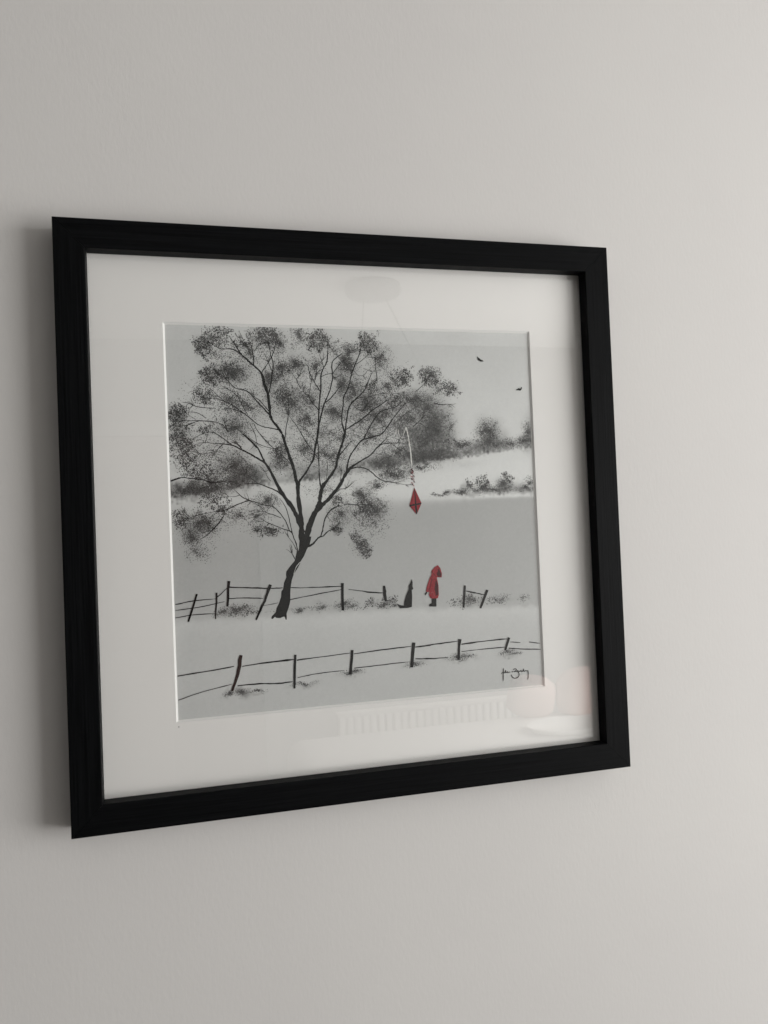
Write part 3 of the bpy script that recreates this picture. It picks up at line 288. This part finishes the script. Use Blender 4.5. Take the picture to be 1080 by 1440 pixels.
LEAVES = [(34.3,350.8,7.9,9.5,330,1),(44.4,358.5,12.0,7.5,260,1),(53.3,366.2,9.4,4.1,90,1),(70.9,352.9,9.5,4.1,130,1),(95.0,360.3,13.1,10.4,560,1),(106.4,353.6,8.3,12.5,230,0),(40.5,322.4,9.3,10.2,350,1),(61.9,325.3,16.2,11.6,560,0),(57.9,326.7,12.1,8.2,220,1),(32.6,303.4,9.2,8.1,230,1),(7.9,285.8,9.7,8.7,360,1),(9.8,265.7,11.7,13.4,420,1),(34.8,270.9,9.2,5.4,90,1),(61.3,272.1,17.5,12.3,420,0),(94.8,318.1,6.2,10.4,200,0),(103.9,323.0,12.5,11.1,230,0),(110.0,300.8,12.5,15.3,260,0),(72.1,292.5,28.6,16.4,420,0),(77.3,342.0,27.3,15.1,200,0),(47.1,341.5,17.4,9.5,110,0),(54.3,300.7,20.1,10.9,160,0),(145.1,358.6,10.7,10.6,430,1),(126.2,362.4,11.2,14.0,230,0),(121.6,333.7,12.6,9.8,300,0),(141.2,332.5,6.4,9.8,170,0),(107.6,330.0,10.4,9.7,230,0),(173.4,335.0,8.7,9.9,380,0),(173.4,335.0,7.2,8.5,120,1),(166.9,315.1,5.0,9.9,220,0),(194.6,355.4,10.3,10.7,400,1),(176.8,347.9,10.9,10.0,220,0),(207.9,340.5,13.3,15.8,330,0),(161.1,350.4,12.9,9.9,110,0),(177.4,309.5,13.1,19.9,380,0),(116.8,297.4,12.5,15.3,280,0),(108.0,302.9,9.7,9.7,150,1),(158.6,286.9,12.9,9.9,330,0),(137.8,299.5,8.5,14.0,110,0),(130.0,278.5,14.1,14.0,320,0),(195.1,297.5,16.2,15.7,330,0),(201.8,281.8,11.8,10.0,260,0),(197.9,311.8,5.1,6.4,120,1),(191.3,293.9,4.4,5.0,90,1),(185.6,279.7,21.9,14.2,200,0),(214.1,311.9,14.9,12.9,280,0),(147.1,265.8,28.6,15.4,260,0),(259.6,323.1,11.5,9.5,360,1),(276.6,310.8,13.1,7.3,250,1),(229.4,322.8,12.0,10.1,230,1),(229.3,320.6,10.5,8.7,180,0),(243.4,299.7,18.2,10.1,380,0),(222.4,297.5,11.2,8.6,240,1),(254.4,290.3,19.8,16.0,420,0),(213.0,286.7,17.8,14.3,260,0),(235.0,279.5,18.1,14.4,280,0),(261.3,275.7,19.9,24.7,560,0),(249.2,257.7,25.9,15.9,420,0),(278.0,272.0,9.3,20.5,130,0),(14.5,250.2,13.0,13.4,330,1),(23.7,233.3,14.4,10.7,260,1),(60.0,236.0,16.1,15.0,560,0),(39.7,224.9,19.9,9.4,300,1),(69.8,228.9,17.6,10.9,300,0),(104.4,244.1,7.6,13.8,260,1),(26.2,213.1,26.3,5.4,320,0),(9.1,186.9,7.1,10.7,200,1),(28.4,182.8,17.1,10.7,380,0),(18.2,169.8,9.1,12.0,240,0),(28.4,182.8,11.8,9.4,120,1),(39.0,202.6,13.2,7.4,180,1),(47.2,193.6,5.3,4.7,110,1),(24.2,154.8,14.4,9.3,110,0),(89.1,201.1,13.7,9.6,280,0),(91.4,172.2,7.5,5.5,190,1),(79.4,176.1,10.8,8.2,110,0),(61.7,188.3,18.8,10.8,200,0),(81.8,187.6,12.2,6.8,120,0),(103.1,245.5,11.0,19.3,300,0),(128.9,250.6,15.5,13.9,300,0),(156.9,244.6,17.2,18.3,230,0),(148.4,209.7,28.5,11.2,120,0),(182.6,205.3,9.4,7.1,250,0),(187.8,190.3,11.6,10.6,380,1),(198.0,190.6,11.7,10.6,330,0),(156.8,171.0,5.0,4.9,120,1),(160.3,187.0,12.9,15.4,260,0),(174.4,163.2,5.0,4.9,70,1),(179.9,156.7,5.8,5.6,120,1),(185.4,149.4,5.1,6.3,130,1),(180.6,154.5,11.6,12.7,110,0),(156.6,200.4,6.4,4.9,90,1),(199.0,214.1,8.8,5.7,160,0),(217.8,223.6,19.4,8.6,330,0),(215.7,225.8,13.4,5.7,120,1),(244.2,231.0,21.2,5.1,200,0),(193.8,176.6,19.0,17.0,150,0),(207.3,236.7,19.2,11.4,260,0),(193.6,261.8,22.0,14.2,330,0),(222.5,247.2,19.4,14.3,360,0),(164.8,262.1,15.8,11.3,130,0),(291.0,252.8,18.7,6.6,260,0),(283.4,255.8,12.4,3.7,60,1),(319.8,265.7,14.3,14.8,520,0),(320.2,206.5,31.8,4.4,220,0),(319.9,267.2,8.7,7.4,70,1),(320.9,255.4,17.5,6.7,240,0),(365.5,266.9,7.3,13.5,170,0),(361.0,256.4,14.6,6.0,170,0),(343.1,253.6,14.5,6.0,130,0),(261.5,244.4,18.4,8.7,260,0),(62.2,297.3,51.1,40.9,700,0),(130.9,300.9,49.9,55.8,900,0),(191.3,293.9,40.6,49.8,900,0),(40.5,246.5,36.7,33.8,500,0),(146.3,244.8,50.3,28.0,600,0),(223.5,272.3,33.8,32.3,600,0),(28.3,179.4,26.3,20.1,260,0),(183.3,187.6,29.2,28.2,350,0),(77.6,348.9,41.2,17.2,260,0),(32.8,214.3,33.1,6.1,420,0),(244.8,243.2,45.8,8.7,420,0),(297.8,212.3,3.9,3.7,50,1),(311.2,214.9,7.9,5.9,90,1),(312.4,208.2,12.6,5.2,150,0),(339.0,217.9,7.2,5.2,80,1),(335.5,210.6,10.4,8.2,220,0),(364.6,212.8,6.5,7.5,90,0),(358.6,206.3,11.3,4.5,110,0),(287.4,205.2,8.5,3.7,110,0),(272.7,204.2,4.6,2.9,50,0),(261.9,202.3,10.7,2.2,40,0)]
GRASS = [(57.8,99.2,16.0,6.1,260,0),(42.5,96.8,7.9,4.7,80,0),(65.0,96.7,16.1,4.0,90,1),(116.7,94.7,5.5,3.4,60,0),(137.7,96.7,6.3,4.8,60,0),(161.0,97.3,10.0,6.3,150,0),(170.2,94.7,7.2,4.2,60,0),(186.9,96.4,6.5,4.9,60,1),(205.1,96.7,10.3,5.7,120,1),(201.3,94.8,11.7,4.2,90,0),(293.2,94.0,11.6,6.5,170,0),(287.8,94.4,10.8,6.5,60,1),(276.1,91.5,7.7,4.3,30,1),(326.8,92.7,11.1,5.1,90,0),(314.9,91.2,6.3,4.4,30,1),(352.3,91.8,7.2,4.4,40,0),(124.3,95.5,42.2,2.8,50,0),(46.4,20.1,5.3,2.7,60,0),(59.0,21.0,6.6,3.3,70,0),(73.0,20.4,9.4,2.0,60,0),(118.1,23.1,13.9,2.7,60,0),(164.0,30.2,11.4,2.8,60,0),(171.2,31.0,8.6,2.8,40,0),(231.2,33.0,11.2,3.5,80,0),(276.7,36.4,12.3,4.3,110,0),(289.0,36.2,10.8,2.9,40,0),(331.3,37.2,11.1,3.7,80,0),(340.8,35.7,8.0,2.2,30,0)]
WASHES = [(261.3,275.7,19.9,24.7,0.62),(254.5,259.0,19.8,10.2,0.5),(238.5,272.2,19.6,18.8,0.38),(246.3,243.2,22.8,7.2,0.4),(196.3,236.9,14.7,7.1,0.6),(213.1,235.2,10.4,5.7,0.5),(129.5,229.1,18.3,6.3,0.42),(127.9,222.8,16.8,3.5,0.35),(29.5,213.0,30.4,7.4,0.5),(9.8,208.2,16.9,4.0,0.3),(71.7,224.1,17.6,8.2,0.5),(60.0,236.0,14.8,13.6,0.3),(104.1,235.1,18.0,9.7,0.22),(95.0,360.3,12.4,9.7,0.32),(34.3,350.8,7.3,8.8,0.3),(40.5,322.4,8.6,9.5,0.28),(61.9,325.3,14.8,10.3,0.35),(7.9,285.8,9.1,8.0,0.4),(9.8,263.7,11.0,13.4,0.32),(145.1,358.6,10.0,9.9,0.32),(173.4,335.0,8.7,9.9,0.5),(166.9,315.1,5.0,9.2,0.42),(194.6,355.4,8.8,10.0,0.32),(158.6,286.9,11.5,7.0,0.35),(259.5,321.6,9.2,8.8,0.3),(276.6,310.0,10.8,5.9,0.25),(243.4,299.7,16.7,10.1,0.42),(222.4,297.5,9.7,7.2,0.3),(61.3,272.1,14.8,10.9,0.28),(110.0,300.8,13.9,17.3,0.15),(28.4,180.8,14.4,9.4,0.25),(18.2,169.8,7.8,10.7,0.22),(187.9,191.7,10.2,9.9,0.35),(197.9,188.5,8.8,8.5,0.25),(177.9,159.6,4.3,4.9,0.25),(184.7,150.8,4.3,6.3,0.4),(156.8,171.0,5.0,4.2,0.35),(182.6,205.3,8.0,6.4,0.4),(160.3,187.0,11.4,12.6,0.15),(91.4,172.2,6.8,5.5,0.25),(89.1,200.4,12.3,8.2,0.18),(104.4,244.1,8.3,13.8,0.22),(94.8,317.4,5.5,9.7,0.4),(177.4,309.5,11.6,17.0,0.2),(195.0,293.9,16.2,15.7,0.2),(207.9,340.5,11.8,14.4,0.14),(121.6,333.7,11.2,8.4,0.2),(123.6,293.9,14.0,16.7,0.12),(217.8,224.3,16.4,7.2,0.25),(75.6,293.9,55.0,41.1,0.1),(137.9,300.9,50.1,59.4,0.13),(194.7,286.8,44.4,49.8,0.16),(40.5,246.5,40.1,27.0,0.14),(156.6,237.6,50.6,28.1,0.1),(320.1,204.3,35.1,3.7,0.25),(340.1,206.8,24.1,5.9,0.3),(321.5,267.2,13.5,14.8,0.3),(290.9,249.8,20.3,5.9,0.38),(321.2,261.3,11.1,11.1,0.42),(322.4,253.9,17.5,5.2,0.35),(366.2,263.8,7.3,15.0,0.4),(349.5,252.0,21.0,4.5,0.28),(261.4,243.0,19.9,6.5,0.4),(335.5,209.8,10.4,7.4,0.38),(312.5,209.0,12.6,5.2,0.32),(288.9,205.9,8.5,3.7,0.35),(272.7,204.2,4.6,2.9,0.32),(360.2,207.0,13.0,4.5,0.3),(296.9,210.8,4.7,3.7,0.22),(290.2,233.7,20.3,3.7,0.1),(358.5,204.0,16.2,3.7,0.2),(57.8,97.8,16.0,4.7,0.25),(161.0,95.9,10.0,4.2,0.22),(205.0,94.5,9.5,4.2,0.22),(293.1,91.9,10.9,5.1,0.3),(326.8,91.9,11.1,3.7,0.15),(137.6,96.1,5.6,3.5,0.15),(116.6,94.0,4.8,2.7,0.15),(46.4,20.1,5.3,2.7,0.42),(59.6,20.2,6.0,3.3,0.48),(73.0,20.4,8.7,2.0,0.2),(118.1,22.4,13.9,2.7,0.2),(165.4,29.4,11.4,2.8,0.28),(231.2,33.0,10.4,3.5,0.3),(276.7,35.7,11.5,4.3,0.36),(290.6,36.1,9.3,2.2,0.15),(332.1,36.4,11.1,3.7,0.3)]
HORIZON = [(-9.5,206.1),(69.4,216.0),(120.8,219.5),(145.4,222.4),(221.8,232.1),(252.0,235.9),(282.7,239.0),(322.0,244.2),(378.6,250.9)]
RIDGE = [(-9.5,204.8),(58.9,203.4),(250.3,196.9),(288.5,197.2),(319.8,197.7),(376.0,197.5)]
BANK = [(-6.9,92.2),(102.0,88.8),(172.1,88.9),(215.8,88.2),(291.2,85.4),(386.7,80.7)]

def interp(line, s):
    a = np.array(line); return np.interp(s, a[:, 0], a[:, 1])
def smooth_noise(shape, cells, seed):
    r = np.random.default_rng(seed); g = r.standard_normal((cells + 3, cells + 3))
    yy = np.linspace(0, cells, shape[0]); xx = np.linspace(0, cells, shape[1])
    yi = yy.astype(int); xi = xx.astype(int); fy = (yy - yi)[:, None]; fx = (xx - xi)[None, :]
    fy = fy * fy * (3 - 2 * fy); fx = fx * fx * (3 - 2 * fx)
    return (g[yi][:, xi] * (1 - fy) * (1 - fx) + g[yi + 1][:, xi] * fy * (1 - fx) + g[yi][:, xi + 1] * (1 - fy) * fx + g[yi + 1][:, xi + 1] * fy * fx)
ss = np.linspace(-3, 372, 511); tt = np.linspace(-3, 374, 511)
S, T = np.meshgrid(ss, tt)
hz, rd, bk = interp(HORIZON, S), interp(RIDGE, S), interp(BANK, S)
rn = smooth_noise(S.shape, 60, 3) * 0.8
step = lambda x, w: 1 / (1 + np.exp(-np.clip(x / w, -40, 40)))
sky = 0.70 + 0.085 * np.exp(-((T - hz - 18) / 70) ** 2) + 0.02 * (S / 370)
slope = 0.83 + 0.05 * (S / 370) - 0.03 * np.exp(-((T - hz + 6) / 8) ** 2)
d = np.clip(rd - T, 0, None)
leftlight = np.clip((250 - S) / 120, 0, 1)
ground = 0.49 + 0.07 * np.clip(d / 110, 0, 1) + 0.16 * leftlight * np.exp(-d / 18) + 0.02 * np.exp(-d / 30)
db_ = np.clip(bk - T, 0, None)
fore = 0.64 + 0.11 * np.exp(-db_ / 16) + 0.02 * np.exp(-((T - 30) / 40) ** 2)
tone = slope.copy()
k = step(T - hz + rn * 0.6, 0.5); tone = tone * (1 - k) + sky * k
k = step(rd - T + rn * 0.5, 0.8 + 3.5 * leftlight + 1.2 * np.clip((320 - S) / 60, 0, 1)); tone = tone * (1 - k) + ground * k
k = step(bk - T + rn, 2.2 - 1.2 * (S / 370)); tone = tone * (1 - k) + fore * k
tone += 0.05 * np.exp(-((T - rd - 1.5) / 1.6) ** 2) * np.clip((S - 180) / 150, 0, 1)
broken = smooth_noise(S.shape, 46, 5); fine = smooth_noise(S.shape, 170, 6); vfine = rng.standard_normal(S.shape)
HEDGE = [(-5, 14, .6), (6, 14, .66), (49, 12, .66), (82, 15, .6), (104, 8, .25), (129, 10, .48), (162, 9, .46), (178, 5, .15), (198, 10, .45), (216, 12, .62), (238, 16, .68), (267, 30, .68), (288, 14, .56),
         (310, 8, .55), (330, 15, .58), (350, 7, .36), (374, 15, .58)]
hh = 1.12 * np.interp(S, [q[0] for q in HEDGE], [q[1] for q in HEDGE]) * (1 + 0.22 * broken); hs = np.interp(S, [q[0] for q in HEDGE], [q[2] for q in HEDGE])
up_ = np.clip(T - hz, 0, None) / hh
g = hs * step(T - hz + 0.9 * fine, 0.7) * np.exp(-up_ ** 2.2) * (1 + 0.12 * broken + 0.18 * fine + 0.12 * vfine)
tone *= 1 - np.clip(g, 0, 0.85)
for (cx, cy, rx, ry, a) in WASHES:
    q = ((S - cx + broken * 2.4 + fine * 1.0) / rx) ** 2 + ((T - cy + broken.T * 2.0 + fine * 1.0) / ry) ** 2
    g = 1.0 * a * np.exp(-q ** 1.25 * 0.9) * (1 + 0.14 * broken + 0.20 * fine + 0.10 * vfine)
    tone *= 1 - np.clip(g, 0, 0.85)
tone *= 1 + 0.012 * smooth_noise(S.shape, 9, 9) + 0.010 * fine + 0.008 * vfine
tone = np.clip(tone, 0.03, 0.95) * 0.875
ny, nx = S.shape
lx, lz = local(S.ravel(), T.ravel())
verts = np.stack([lx, np.full(lx.size, PY), lz], 1)
idx = np.arange(nx * ny).reshape(ny, nx)
faces = np.stack([idx[:-1, :-1], idx[:-1, 1:], idx[1:, 1:], idx[1:, :-1]], -1).reshape(-1, 4)
me = bpy.data.meshes.new('art_print')
me.vertices.add(len(verts)); me.vertices.foreach_set('co', verts.ravel())
me.loops.add(faces.size); me.loops.foreach_set('vertex_index', faces.ravel())
me.polygons.add(len(faces)); me.polygons.foreach_set('loop_start', np.arange(0, faces.size, 4)); me.polygons.foreach_set('loop_total', np.full(len(faces), 4))
me.update(); me.validate()
ca = me.color_attributes.new('paint', 'FLOAT_COLOR', 'POINT')
t_ = tone.ravel()
ca.data.foreach_set('color', np.stack([t_ * 0.985, t_ * 1.0, t_ * 0.985, np.ones_like(t_)], 1).astype(np.float32).ravel())
me.materials.append(M['print'])
art = link(bpy.data.objects.new('art_print', me), pic)
art['label'] = 'grey winter landscape print with red kite and hooded figure'

layer = [0.00002]
def next_y(dy=0.0000008):
    layer[0] += dy; return PY - layer[0]
def catmull(pts, sub=4):
    p = np.array(pts, float)
    if len(p) < 3: sub = 3
    e = np.vstack([2 * p[0] - p[1], p, 2 * p[-1] - p[-2]]); out = []
    for i in range(len(p) - 1):
        a, b, c, d = e[i:i + 4]
        for u in np.linspace(0, 1, sub, endpoint=False):
            out.append(0.5 * (2 * b + (c - a) * u + (2 * a - 5 * b + 4 * c - d) * u * u + (3 * b - a - 3 * c + d) * u ** 3))
    out.append(p[-1]); return np.array(out)
class Ink:
    def __init__(s): s.v = []; s.f = []; s.m = []
    def stroke(s, pts, mi=0, scale=1.0, jitter=0.10, wob=0.10, blunt=False):
        c = catmull(pts); xy = c[:, :2].copy(); w = np.maximum(c[:, 2], 0.12) * scale * (1 + jitter * rng.standard_normal(len(c)))
        xy += wob * rng.standard_normal(xy.shape) * np.minimum(1, w[:, None])
        xy = np.clip(xy, -2.5, 371.5)
        t = np.gradient(xy, axis=0); t /= np.linalg.norm(t, axis=1)[:, None] + 1e-9
        nn = np.stack([-t[:, 1], t[:, 0]], 1); y = next_y(); k = len(s.v)
        if not blunt: w[0] *= 0.85; w[-1] *= 0.5
        for (a, q, ww) in zip(xy, nn, w):
            for sg in (-0.5, 0.5):
                e = a + q * ww * sg * (1 + 0.06 * rng.standard_normal()); X, Z = local(*e); s.v.append((X, y, Z))
        for i in range(len(xy) - 1):
            s.f.append((k + 2 * i, k + 2 * i + 2, k + 2 * i + 3, k + 2 * i + 1)); s.m.append(mi)
    def poly(s, pts, mi=0):
        y = next_y(); k = len(s.v)
        for p in pts: X, Z = local(*p[:2]); s.v.append((X, y, Z))
        s.f.append(tuple(range(k, k + len(pts)))); s.m.append(mi)
    def build(s, name, mats):
        return mesh(name, s.v, s.f, mats, art, midx=s.m)

def dabs(name, blobs, amount, seed, lo, hi, base):
    """scattered brush dabs: small leaf-like flecks, each with its own tone"""
    r = np.random.default_rng(seed); P, A, LN, WD, C = [], [], [], [], []
    for (cx, cy, rx, ry, num, style) in blobs:
        num = int(num * amount * (1.9 if style == 0 else 1.15))
        a = r.uniform(0, 2 * np.pi, num); q = np.abs(r.normal(0, 0.66, num)) if style == 0 else np.sqrt(r.uniform(0, 1, num)) * 1.0
        q = np.where(q > 1.05, r.uniform(0.1, 1.05, num), q)
        sub = r.normal(0, 0.13 if rx < 40 else 0.05, (num, 2))
        x = cx + rx * (q * np.cos(a) + sub[:, 0]); y = cy + ry * (q * np.sin(a) + sub[:, 1])
        if style == 1:           # clusters
            cc = r.integers(0, max(3, num // 9), num); jx = r.normal(0, rx * 0.55, cc.max() + 1); jy = r.normal(0, ry * 0.5, cc.max() + 1)
            pick = r.uniform(0, 1, num) < 0.55
            x = np.where(pick, cx + jx[cc] + r.normal(0, 1.0, num), x); y = np.where(pick, cy + jy[cc] + r.normal(0, 1.0, num), y)
            ln = r.uniform(0.8, 2.4, num); wd = r.uniform(0.45, 1.0, num); col = np.where(r.uniform(0, 1, num) < 0.09, r.uniform(0.3, 0.6, num), base + np.abs(r.normal(0, 0.04, num)))
        else:
            ln = 0.45 + 1.1 * r.uniform(0, 1, num) ** 2; wd = r.uniform(0.4, 0.85, num); col = base + np.abs(r.normal(0, 0.07, num)) + 0.05 * np.clip(q - 0.6, 0, 1)
        P.append(np.stack([x, y], 1)); A.append(r.uniform(0, np.pi, num)); LN.append(ln); WD.append(wd); C.append(col)
    P = np.vstack(P); x, y = P[:, 0].copy(), P[:, 1].copy()
    P[:, 0] += 0.8 * np.sin(y / 3.1 + 1.3 * np.sin(x / 5.3)) + 0.5 * np.sin(x / 1.9 + y / 2.3)
    P[:, 1] += 0.8 * np.sin(x / 3.3 + 1.1 * np.sin(y / 4.7)) + 0.4 * np.sin(y / 1.7 - x / 2.6)
    A, LN, WD, C = map(np.concatenate, (A, LN, WD, C))
    ok = (P[:, 0] > -1) & (P[:, 0] < 370) & (P[:, 1] > -1) & (P[:, 1] < 371.5)
    P, A, LN, WD, C = P[ok], A[ok], LN[ok], WD[ok], C[ok]; num = len(P)
    dx = np.stack([np.cos(A), np.sin(A)], 1); dy = np.stack([-dx[:, 1], dx[:, 0]], 1)
    jj = lambda: r.uniform(0.6, 1.2, num)[:, None]
    corners = [P - dx * LN[:, None] * 0.5 * jj(), P - dy * WD[:, None] * 0.5 * jj(), P + dx * LN[:, None] * 0.5 * jj(), P + dy * WD[:, None] * 0.5 * jj()]
    vv = np.stack(corners, 1).reshape(-1, 2); yy = np.repeat(PY - r.uniform(lo, hi, num), 4)
    X, Z = local(vv[:, 0], vv[:, 1]); V = np.stack([X, yy, Z], 1)
    me = bpy.data.meshes.new(name); me.vertices.add(4 * num); me.vertices.foreach_set('co', V.ravel())
    me.loops.add(4 * num); me.loops.foreach_set('vertex_index', np.arange(4 * num))
    me.polygons.add(num); me.polygons.foreach_set('loop_start', np.arange(0, 4 * num, 4)); me.polygons.foreach_set('loop_total', np.full(num, 4))
    me.update()
    ca = me.color_attributes.new('paint', 'FLOAT_COLOR', 'POINT'); c = np.repeat(C, 4)
    ca.data.foreach_set('color', np.stack([c, c * 1.01, c, np.ones_like(c)], 1).astype(np.float32).ravel())
    me.materials.append(M['dabs'])
    o = link(bpy.data.objects.new(name, me), art); o['kind'] = 'stuff'
    return o
dabs('painted_foliage', LEAVES, 2.2, 21, 0.00001, 0.00006, 0.012)
dabs('painted_grass', GRASS, 1.8, 22, 0.00001, 0.00006, 0.03)

layer[0] = 0.00007
t = Ink(); t.poly(TRUNK)
for b in BRANCHES: t.stroke(b, 1 if max(p[2] for p in b) < 0.75 else 0, 1.12)
tips = [np.array(b[-1 if k % 3 else len(b) // 2]) for k, b in enumerate(BRANCHES) for _ in range(3) if b[-1][2] < 0.9 and b[0][1] < 395]
dirs = [np.array(b[-1][:2]) - np.array(b[-2][:2]) for k, b in enumerate(BRANCHES) for _ in range(3) if b[-1][2] < 0.9 and b[0][1] < 395]
for tp, dr in zip(tips, dirs):   # fine twigs leaving the branch ends
    a = math.atan2(dr[1], dr[0]) + rng.normal(0, 0.75); ln = rng.uniform(4, 11); q = tp[:2].copy(); pts = [(q[0], q[1], 0.5)]
    for w_ in (0.42, 0.34, 0.22):
        a += rng.normal(0, 0.3); q = q + ln / 3 * np.array([math.cos(a), math.sin(a)]); pts.append((q[0], q[1], w_))
    t.stroke(pts, 1)
for b in SCRATCH: t.stroke(b, 2, 0.9)
t.build('painted_tree', ['ink', 'ink_soft', 'pale'])
for b in RAILS:
    t = Ink(); t.stroke(b, 0, 1.05, 0.16); t.build('painted_fence_rail', ['ink'])
for k, b in enumerate(POSTS):
    t = Ink(); t.stroke(b, 0, 1.05, 0.06, 0.15, True); t.build('painted_fence_post', ['ink_brown' if k == 5 else 'ink_black' if b[0][1] > 95 else 'ink'])
t = Ink(); t.poly(KITE); 
for b in SPARS: t.stroke(b, 2, 1.35)
t.build('painted_kite', ['red', 'red_dark', 'ink_black'])
t = Ink()
for b in RIBBON: t.stroke(b, 0)
for b in BOWS_LIGHT: t.stroke(b, 1)
for b in BOWS: t.stroke(b, 2)
t.build('painted_kite_tail', ['pale', 'red_light', 'red_dark'])
t = Ink(); t.poly(COAT, 0)
for p in COAT_DARK: t.poly(p, 1)
for b in COAT_LINES: t.stroke(b, 1)
for b in COAT_LIGHT: t.stroke(b, 3)
for p in BOOTS: t.poly(p, 2)
t.build('painted_hooded_figure', ['red', 'red_dark', 'ink_black', 'red_light'])
t = Ink(); t.poly(DOG[0]); t.build('painted_dog', ['ink_black'])
for b in BIRDS:
    t = Ink(); t.stroke(b); t.build('painted_bird', ['ink'])
t = Ink()
for b in SIGNATURE: t.stroke(b, 0, 0.95, 0.05, 0.0)
t.build('signature', ['ink_black'])

# ---------------------------------------------------------------- things that the glass reflects
REFL = ', reflected faintly in the glass'
rad = empty('radiator', (1.33, -3.30, 0.0), 'white ribbed radiator' + REFL, 'radiator')
box('back_panel', (-0.50, 0.50, 0.03, 0.045, 0.12, 0.53), 'radiator', rad)
stand_in_door = empty('stand_in_door', (0.05, -3.30, 0.0), 'added blush panelled stand-in for a standing person' + REFL, 'stand_in_door')  # made up, added to vary the glass reflection where a person would show
box('stand_in_leaf', (-0.40, 0.40, 0.012, 0.035, 0.01, 2.0), 'blush', stand_in_door)
for z0_, z1_ in ((0.15, 0.80), (0.95, 1.85)):
    for x0_ in (-0.32, 0.05): box('stand_in_panel', (x0_, x0_ + 0.27, 0.037, 0.045, z0_, z1_), 'blush', stand_in_door, 0.003)
for d in ((-0.48, -0.405, 0.0, 0.05, 0, 2.08), (0.405, 0.48, 0.0, 0.05, 0, 2.08), (-0.405, 0.405, 0.0, 0.05, 2.005, 2.08)): box('stand_in_architrave', d, 'trim', stand_in_door)
fin = box('fin', (-0.500, -0.470, 0.047, 0.075, 0.13, 0.52), 'radiator', rad, 0.008)
for i in range(1, 24):
    r = fin.copy(); r.location.x += i * 0.0422; link(r); r.parent = rad
box('top_grille', (-0.51, 0.51, 0.02, 0.08, 0.532, 0.545), 'radiator', rad)

lamp = empty('ceiling_pendant', (0.875, -2.32, 2.50), 'grey ceiling rose with splayed cords' + REFL, 'pendant lamp')
def lathe(name, rows, seg, mat, parent, smooth=True):
    v, f = [], []
    for rr_, z in rows:
        for i in range(seg): v.append((rr_ * math.cos(2 * math.pi * i / seg), rr_ * math.sin(2 * math.pi * i / seg), z))
    for k in range(len(rows) - 1):
        for i in range(seg):
            j = (i + 1) % seg; f.append((k * seg + i, k * seg + j, (k + 1) * seg + j, (k + 1) * seg + i))
    f.append(tuple(range((len(rows) - 1) * seg, len(rows) * seg)))
    return mesh(name, v, f, mat, parent, smooth=smooth)
lathe('ceiling_rose', [(0.112, -0.001), (0.116, -0.03), (0.105, -0.045), (0.07, -0.052), (0.01, -0.053)], 40, 'metal', lamp)
def tube(name, a, b, r, mat, parent):
    a, b = Vector(a), Vector(b); d = (b - a).normalized(); s = d.cross(Vector((0.3, 1, 0.2))).normalized(); q = d.cross(s)
    v = [p + (s * math.cos(k) + q * math.sin(k)) * r for p in (a, b) for k in [i * math.pi / 4 for i in range(8)]]
    return mesh(name, v, [(i, (i + 1) % 8, (i + 1) % 8 + 8, i + 8) for i in range(8)], mat, parent, smooth=True)
tube('cord', (0.05, 0, -0.05), (0.24, -0.02, -0.42), 0.003, 'metal', lamp)
tube('cord', (-0.04, 0, -0.05), (-0.07, -0.02, -0.42), 0.003, 'metal', lamp)

bed = empty('bed', (1.45, -2.1, 0.0), 'bed with plain white duvet' + REFL, 'bed')
box('bed_base', (-0.85, 0.98, -0.62, 0.62, 0.03, 0.30), 'linen', bed, 0.02)
dv = box('duvet', (-0.95, 0.98, -0.72, 0.72, 0.30, 0.56), 'linen', bed, 0.07)
def pillow(loc, rot, sx, sz, label):
    v, f = [], []; n = 16
    for side in (1, -1):
        for i in range(n + 1):
            for j in range(n + 1):
                u, w_ = 2 * i / n - 1, 2 * j / n - 1
                h = 0.07 * ((1 - u ** 4) * (1 - w_ ** 4)) ** 0.6 * side; w_ = w_ * (1 - 0.45 * u * u)
                pin = 1 - 0.06 * (u * u * w_ * w_) ; edge = 1 - 0.05 * (1 - u * u) * abs(w_) ** 3
                v.append((u * sx * pin, h, w_ * sz * edge))
    m_ = (n + 1) ** 2
    for s_ in (0, 1):
        for i in range(n):
            for j in range(n):
                q = [s_ * m_ + i * (n + 1) + j, s_ * m_ + (i + 1) * (n + 1) + j, s_ * m_ + (i + 1) * (n + 1) + j + 1, s_ * m_ + i * (n + 1) + j + 1]
                f.append(tuple(q if s_ == 1 else q[::-1]))
    o = mesh('pillow', v, f, 'pink', None, loc, True)
    o.rotation_euler = rot; o['label'] = label; o['category'] = 'pillow'; o['group'] = 'pink pillows on the bed'
    return o
pillow((1.69, -2.74, 0.655), (-0.15, 0.15, math.radians(8)), 0.12, 0.115, 'pink pillow farther from window' + REFL)
pillow((1.93, -2.70, 0.665), (-0.15, -0.1, math.radians(-6)), 0.13, 0.13, 'pink pillow nearer to window' + REFL)
tray = empty('serving_tray', (1.72, -2.46, 0.562), 'glossy white shallow oval tray on the duvet' + REFL, 'tray')
o = lathe('tray_body', [(0.001, 0.006), (0.15, 0.006), (0.178, 0.026), (0.184, 0.026), (0.16, 0.0), (0.01, 0.0)], 48, 'gloss_white', tray)
o.scale = (1.0, 0.7, 1.0)
win = empty('window', (2.60, -1.85, 0.51), 'wide white framed bedroom window in the right wall, outside the view', 'window')
for d in ((0.0, 0.07, -1.16, -1.10, 0, 1.58), (0.0, 0.07, 1.10, 1.16, 0, 1.58), (0.0, 0.07, -1.10, 1.10, 0, 0.06), (0.0, 0.07, -1.10, 1.10, 1.52, 1.58)):
    box('window_frame_bar', d, 'upvc', win)
